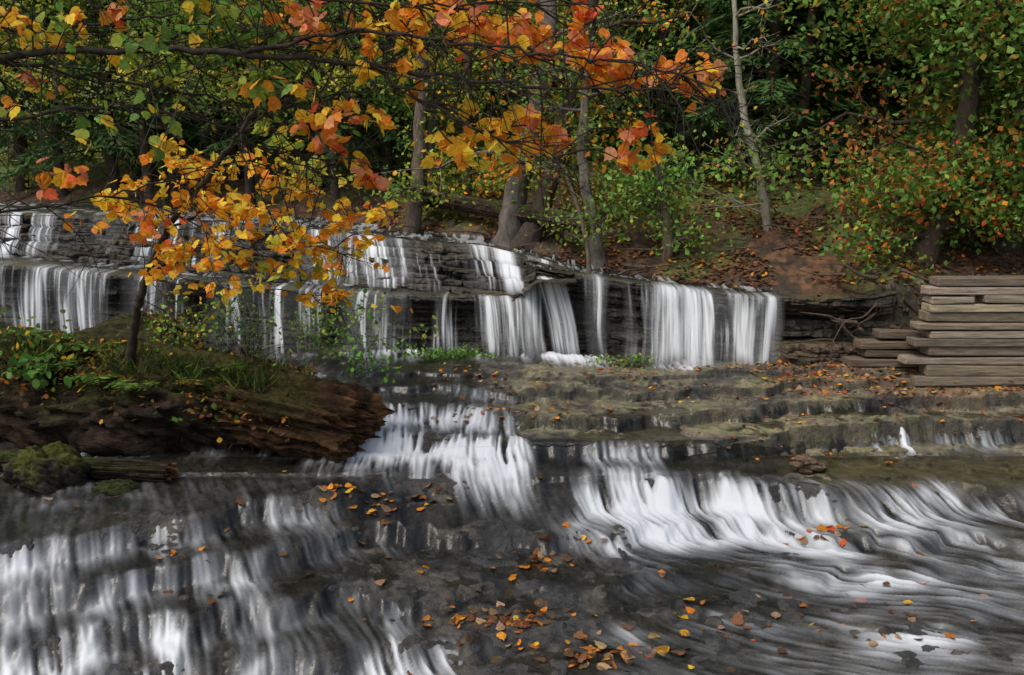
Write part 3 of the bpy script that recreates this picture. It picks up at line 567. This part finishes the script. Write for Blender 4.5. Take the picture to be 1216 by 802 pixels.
# ------------------------------------------------------------------ plants
def fernmesh(nf=11,L=.5,col=LGR):
    mb=MB()
    for i in range(nf):
        az=i*2.4+rng.random(); Lf=L*rng.uniform(.6,1.1); t=np.linspace(0,1,9); d=np.array([math.cos(az),math.sin(az),0])
        q=d*Lf*t[:,None]*.9; q[:,2]+=Lf*(.9*t-.85*t*t); tube(mb,q,np.linspace(.004,.001,9),(.08,.09,.02),3,0)
        tt=np.repeat(np.linspace(.12,.97,20),2); P=np.stack([np.interp(tt,t,q[:,k]) for k in range(3)],1)
        s=np.array([-d[1],d[0],0])*np.tile([1,-1],20)[:,None]+d*.3
        leaves(mb,P,(.16*Lf*np.sin(np.clip(tt*1.05,0,1)*math.pi)**.6+.01)*2,pal([col,YGR,GRN],[3,1,1],40)*.75,NEEDLE*np.array([.8,1]),1,up=1.5,down=.05,dirs=s*1.5)
    return mb.mesh('fern_mesh',[M_bark,M_leaf])
fm=[fernmesh(),fernmesh(9,.4,GRN),fernmesh(10,.42,(.3,.22,.05))]
for x,y,z,k,s in [(-5.0,10.5,1.15,1,1.1),(-4.5,10.3,1.1,2,1),(-4.15,10.2,1.05,0,.9),(-3.8,10.1,1.02,1,1),(-3.3,10.05,.98,0,1),(-3.0,10.1,.96,2,.9),(-5.6,10.6,1.2,1,1.1),(-6.1,10.8,1.2,0,1.1),(-4.7,9.85,.9,1,.9),(-3.5,9.75,.9,2,.8),(-5.3,10.1,1.0,0,.8),(-4.2,9.7,.85,0,.8)]:
    place('fern',fm[k],(x,y,z),rng.uniform(0,6),s)
def bush(name,c,r,n,ls,cols,w,shape=OVAL,tw=10):
    mb=MB(); c=np.array(c,float); tips=[]
    for i in range(tw):
        e=c+rng.normal(size=3)*np.array(r)*.8; e[2]=c[2]+abs(e[2]-c[2]); b=c+np.array([rng.normal()*.05,rng.normal()*.05,-r[2]*.6])
        q=smoothline([b,(b+e)/2+rng.normal(size=3)*.05,e],3); tube(mb,q,np.linspace(.008,.002,len(q)),BK,3,0); tips+=[e,q[4]]
    tips=np.array(tips); P=tips[rng.integers(0,len(tips),n)]+rng.normal(size=(n,3))*np.array(r)*.35
    leaves(mb,P,ls,pal(cols,w,n),shape,1); return mb.obj(name,[M_bark,M_leaf])
BG=(.12,.28,.05)
bush('shrub',(-5.35,9.9,1.0),(.28,.25,.16),90,.12,[(.14,.26,.055),(.10,.26,.05)],[1,1])
bush('shrub',(-5.9,10.3,1.25),(.4,.3,.3),150,.08,[GRN,LGR,GLD],[2,1,.5])
bush('shrub',(-2.1,11.3,.85),(.28,.2,.3),260,.07,[BG,GRN],[1,1])
bush('shrub',(-1.25,12.35,.72),(.3,.12,.11),380,.05,[BG,LGR],[1,1])
bush('shrub',(-.6,12.4,.68),(.3,.12,.08),300,.045,[BG,LGR],[1,1])
bush('shrub',(1.5,12.0,.7),(.3,.1,.07),220,.045,[BG,YGR],[1,1])
bush('shrub',(-3.1,10.2,1.3),(.35,.3,.4),460,.06,[GRN,DGR,YGR],[3,2,1],NEEDLE*np.array([1.4,1]),18)
bush('shrub',(-4.0,10.4,1.3),(.45,.3,.35),460,.06,[GRN,YGR,GLD],[3,1,1],OVAL,16)
bush('shrub',(-2.6,12.2,1.1),(.5,.25,.35),400,.06,[GRN,YGR],[2,1])
# ------------------------------------------------------------------ retaining wall
def boxes(name,lst,mat,bev=.01):
    mb=MB(); F=np.array([[0,1,3,2],[4,6,7,5],[0,4,5,1],[2,3,7,6],[0,2,6,4],[1,5,7,3]])
    for (x0,x1,y0,y1,z0,z1,col) in lst:
        v=np.array([[x,y,z] for x in (x0,x1) for y in (y0,y1) for z in (z0,z1)],float)
        v+=rng.normal(size=v.shape)*.006; v[:4,2]+=rng.normal()*.01; mb.add(v,F,np.array(col),0,False)
    o=mb.obj(name,[mat]); m=o.modifiers.new('bevel','BEVEL'); m.width=bev; m.segments=2; return o
lst=[]; z=.50
starts=[5.3,5.1,5.3,5.0,5.3,5.08,5.25,5.12,5.28,5.2,5.3,5.24,5.3]
k=0
while z<1.86:
    h=rng.uniform(.095,.135); x=starts[k]+rng.normal()*.03
    while x<10.5:
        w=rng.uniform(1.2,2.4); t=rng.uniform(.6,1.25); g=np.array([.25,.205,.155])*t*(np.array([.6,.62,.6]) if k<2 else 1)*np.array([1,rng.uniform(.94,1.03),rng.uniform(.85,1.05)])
        yo=rng.uniform(-.04,.03)
        if x<5.7 and x+w>6.0 and k==10: lst.append((x,5.82,11.1+yo,11.35,z,z+h-.012,g)); lst.append((5.95,x+w-.012,11.1+yo,11.35,z,z+h-.012,g))
        else: lst.append((x,x+w-.012,11.1+yo,11.35,z,z+h-.012,g))
        x+=w
    z+=h; k+=1
z=.52
for k in range(6):
    h=.12; s=[4.45,4.5,4.42,4.62,4.55,4.8][k]; lst.append((s,5.35,11.42+rng.uniform(-.03,.03),11.7,z,z+h-.025,np.array([.12,.09,.065])*rng.uniform(.7,1.2))); z+=h
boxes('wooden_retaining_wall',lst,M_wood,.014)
mb=MB()
for i in range(42):
    x=rng.uniform(4.2,5.3); y=rng.uniform(11.7,12.3); z=rng.uniform(.9,2.1); L=rng.uniform(.3,.8); az=rng.uniform(-.6,3.6); d=np.array([math.cos(az),math.sin(az)*.35,rng.uniform(-.9,.3)])
    q=np.array([[x,y,z]]+[[x,y,z]+d*L*t+rng.normal(size=3)*.04 for t in (.3,.6,1)]); tube(mb,smoothline(q,3),np.linspace(rng.uniform(.012,.04),.005,10),np.array([.085,.06,.045])*rng.uniform(.5,1.4),6,0,.2)
mb.obj('exposed_roots',[M_bark])
mb=MB()
for i in range(30):
    x=rng.uniform(-2.6,5); y=rng.uniform(12.8,14.5) if x>1 else rng.uniform(14.5,17); z=gz(x,y)+.06; L=rng.uniform(.4,1.3); az=rng.uniform(0,6.3); q=[(x+math.cos(az)*L*t,y+math.sin(az)*L*t,z+.05*t+rng.normal()*.02) for t in (0,.3,.6,1)]
    tube(mb,q,[.02,.018,.012,.005],np.array([.13,.10,.08])*rng.uniform(.5,1.3),5,0)
mb.obj('fallen_branches',[M_bark])
# ------------------------------------------------------------------ overhanging foreground trees
def overhang(name,limbs,clusters,ntw,twig_rng,lsz,bark=(.045,.037,.03),root=None,vs=.6):
    mb=MB(); pts=[]
    for pl,r0,r1 in limbs:
        p=smoothline(np.array([W(a,b,y) for (a,b,y) in pl]),8); p[1:-1]+=rng.normal(size=(len(p)-2,3))*.012
        rr=np.linspace(r0,r1,len(p)); tube(mb,p,rr,bark,8,0,.25); pts.append(p)
    if root is not None:
        p=smoothline(np.array(root[0]),6); tube(mb,p,np.linspace(root[1],root[2],len(p)),bark,12,0,.25)
    A=np.concatenate(pts)
    for i in range(ntw):
        b=A[rng.integers(0,len(A))]
        L=rng.uniform(*twig_rng); d=np.array([rng.uniform(-.2,1.0),rng.normal()*.5,rng.normal()*.45]); d/=np.linalg.norm(d)
        q=[b]
        for k in range(6):
            d=d+rng.normal(size=3)*.16+np.array([.03,0,-.05]); d/=np.linalg.norm(d); q.append(q[-1]+d*L/6)
        q=smoothline(q,2); tube(mb,q,np.linspace(.006,.0018,len(q)),bark,4,0)
        for s in range(4):
            b2=q[rng.integers(2,len(q)-1)]; e=b2+(d+rng.normal(size=3)*.7)*L*.28; tube(mb,[b2,(b2+e)/2+rng.normal(size=3)*.015,e],[.0035,.0025,.0012],bark,3,0)
    for (px,py,y,rp,n,cols,w) in clusters:
        c=np.array(W(px,py,y)); r=rp*y/1053.
        i=np.argmin(np.linalg.norm(A-c-np.array([-.3,0,.1]),axis=1)); b=A[i]
        q=smoothline([b,(b+c)/2+rng.normal(size=3)*.05+np.array([0,0,.05]),c],5); tube(mb,q,np.linspace(.008,.003,len(q)),bark,4,0)
        ns=max(3,int(n//1.6))
        for s in range(ns):
            e=c+rng.normal(size=3)*np.array([r,r*.9,r*vs]); mid=(c+e)/2+rng.normal(size=3)*.02
            tube(mb,[c,mid,e],[.003,.0025,.0012],bark,3,0)
            k=rng.integers(4,8); P=np.stack([c+(e-c)*t for t in rng.uniform(.5,1.1,k)])+rng.normal(size=(k,3))*.03
            d=rng.normal(size=(k,3))*np.array([.8,.6,.3])+np.array([.15,-.1,-.35])
            leaves(mb,P,lsz,np.clip(pal(cols,w,k,.22)*1.2,0,.95),BROAD,1,up=.3,down=.1,dirs=d,fold=.2)
    return mb.obj(name,[M_bark,M_leafn])
limbs=[([(-520,330,6.3),(-400,180,6.2),(-200,95,6.1),(0,78,6.0),(150,66,6),(300,72,5.9),(440,84,5.9),(560,100,5.8),(690,112,5.8),(800,106,5.8)],.036,.006),
 ([(440,84,5.9),(520,132,5.9),(600,170,5.8),(665,186,5.8)],.012,.004),
 ([(300,72,5.9),(420,47,5.8),(540,60,5.7),(640,72,5.7),(730,80,5.7),(810,98,5.7),(850,112,5.7)],.014,.004),
 ([(-200,95,6.1),(-60,30,6),(120,-8,5.9),(280,-5,5.8),(400,12,5.8),(520,18,5.8),(690,15,5.8)],.022,.004),
 ([(-400,180,6.2),(-150,175,6),(0,150,6),(140,132,6.1),(260,150,6.2),(340,190,6.3),(400,215,6.3)],.018,.003),
 ([(-300,200,6.2),(-100,250,6.2),(60,243,6.3),(180,222,6.4),(280,190,6.5)],.013,.003),
 ([(0,78,6),(120,95,6.1),(240,120,6.2),(360,128,6.2),(450,110,6.2)],.013,.004),
 ([(-60,30,6),(60,45,6.3),(180,35,6.5),(300,30,6.6),(420,70,6.6)],.013,.004)]
OR=([ORG,RED,PINK,GLD],[5,1,3,2.5]); GO=([GLD,YEL,ORG],[4,2,3]); GY=([GRN,YGR,LGR,GLD],[3,4,3,2]); YO=([YEL,GLD,ORG],[2,3,2])
cl=[]
for px,py,rp,n,t in [(388,40,28,12,OR),(400,18,20,6,OR),(470,28,30,14,YO),(520,20,26,11,GO),(560,38,26,12,OR),(605,30,26,14,OR),(640,62,26,13,OR),(690,66,24,15,OR),(725,82,22,14,OR),(765,88,20,14,OR),(800,98,15,6,OR),(828,86,10,4,OR),(828,112,8,2,OR),(742,165,18,7,OR),(735,192,8,3,OR),(775,178,16,8,YO),(650,160,26,13,OR),(600,165,22,11,YO),(575,148,22,10,YO),(545,178,22,12,GO),(628,178,14,5,OR),(505,95,26,7,YO),(385,112,24,10,OR),(402,150,24,11,OR),(440,212,18,7,OR),(418,178,18,8,OR),(690,18,12,2,([RED],[1])),(455,85,22,5,YO),(580,60,24,8,OR),(500,55,26,8,GO),
   (35,25,35,10,YO),(75,48,28,8,GO),(150,8,40,9,OR),(230,12,35,9,GY),(300,20,40,11,GY),(60,100,26,6,OR),(200,80,45,14,GY),(330,100,40,14,GY),(110,60,40,10,GY),(260,50,40,11,GY),(90,208,30,8,OR),(180,130,40,10,GY),(350,150,30,9,GY),(20,130,30,6,GY),(300,5,30,8,OR),(450,130,16,3,YO),(430,50,25,8,YO),(340,45,28,8,GY)]:
    cl.append((px,py,6.0,rp*1.08,n,t[0],t[1]))
overhang('maple_tree',limbs,cl,330,(.3,1.0),.088,root=([W(-520,900,6.4),W(-540,600,6.4),W(-520,330,6.3),W(-560,60,6.3),W(-540,-300,6.2)],.16,.1))
limbs=[([(148,432,9.9),(155,385,9.7),(172,330,9.5),(205,270,9.1),(250,215,8.7),(300,150,8.4),(350,90,8.2)],.055,.012),
 ([(172,330,9.5),(220,300,9.2),(290,285,9),(360,290,8.8),(410,300,8.7)],.014,.004),
 ([(205,270,9.1),(270,240,8.8),(340,225,8.6),(420,245,8.5)],.014,.004),
 ([(205,270,9.1),(170,235,9),(130,230,8.9)],.012,.004),
 ([(172,330,9.5),(250,340,9.2),(340,345,9),(405,355,8.9)],.01,.003)]
cl=[]
for px,py,rp,n,t in [(130,238,18,6,GO),(160,250,22,9,GO),(190,270,20,7,OR),(205,215,24,9,GO),(240,190,22,9,YO),(265,245,26,12,GO),(300,195,24,10,YO),(340,220,26,12,YO),(375,200,20,8,([YGR,YEL],[2,2])),(330,290,26,12,GO),(285,275,26,12,GO),(240,305,26,12,GO),(210,300,18,7,GO),(380,270,24,12,YO),(405,300,22,12,GO),(400,355,20,9,GO),(345,165,22,8,([YGR,YEL],[2,1])),(425,250,20,10,YO),(255,335,16,5,GO),(440,285,10,3,YO),(310,245,20,9,YO),(360,320,18,7,([YGR,GLD],[1,1])),(180,320,14,4,GO),(225,240,22,8,GO),(270,215,22,8,YO),(220,180,20,7,GO),(300,310,20,7,GO)]:
    cl.append((px,py,8.8,rp*1.35,int(n*1.9),t[0],t[1]))
overhang('maple_sapling',limbs,cl,90,(.3,.8),.09,bark=(.06,.045,.035),vs=.4)
# ------------------------------------------------------------------ camera, light
cd=bpy.data.cameras.new('camera'); cam=bpy.data.objects.new('camera',cd); scene.collection.objects.link(cam)
cam.location=(0,0,CAMH); cam.rotation_euler=(R(90-9.2),0,0); cd.lens=31.2; cd.sensor_width=36; cd.clip_end=600; scene.camera=cam
sd=bpy.data.lights.new('sun','SUN'); sd.energy=2.1; sd.angle=R(32); sd.color=(1,.95,.86); so=bpy.data.objects.new('sun',sd); scene.collection.objects.link(so)
from mathutils import Vector
dirv=Vector((-.5,-.5,1.0)).normalized(); so.rotation_euler=dirv.to_track_quat('Z','Y').to_euler()
w=bpy.data.worlds.new('World'); scene.world=w; w.use_nodes=True; nt=w.node_tree
bg=nt.nodes['Background']; sk=nt.nodes.new('ShaderNodeTexSky'); sk.sky_type='NISHITA'; sk.sun_disc=False; sk.sun_elevation=math.asin(dirv.z); sk.sun_rotation=math.atan2(dirv.x,dirv.y)
sk.air_density=1.0; sk.dust_density=3.5; sk.ozone_density=.4
nt.links.new(sk.outputs[0],bg.inputs[0]); bg.inputs[1].default_value=.145
scene.view_settings.view_transform='Standard'; scene.view_settings.look='None'; scene.view_settings.exposure=0
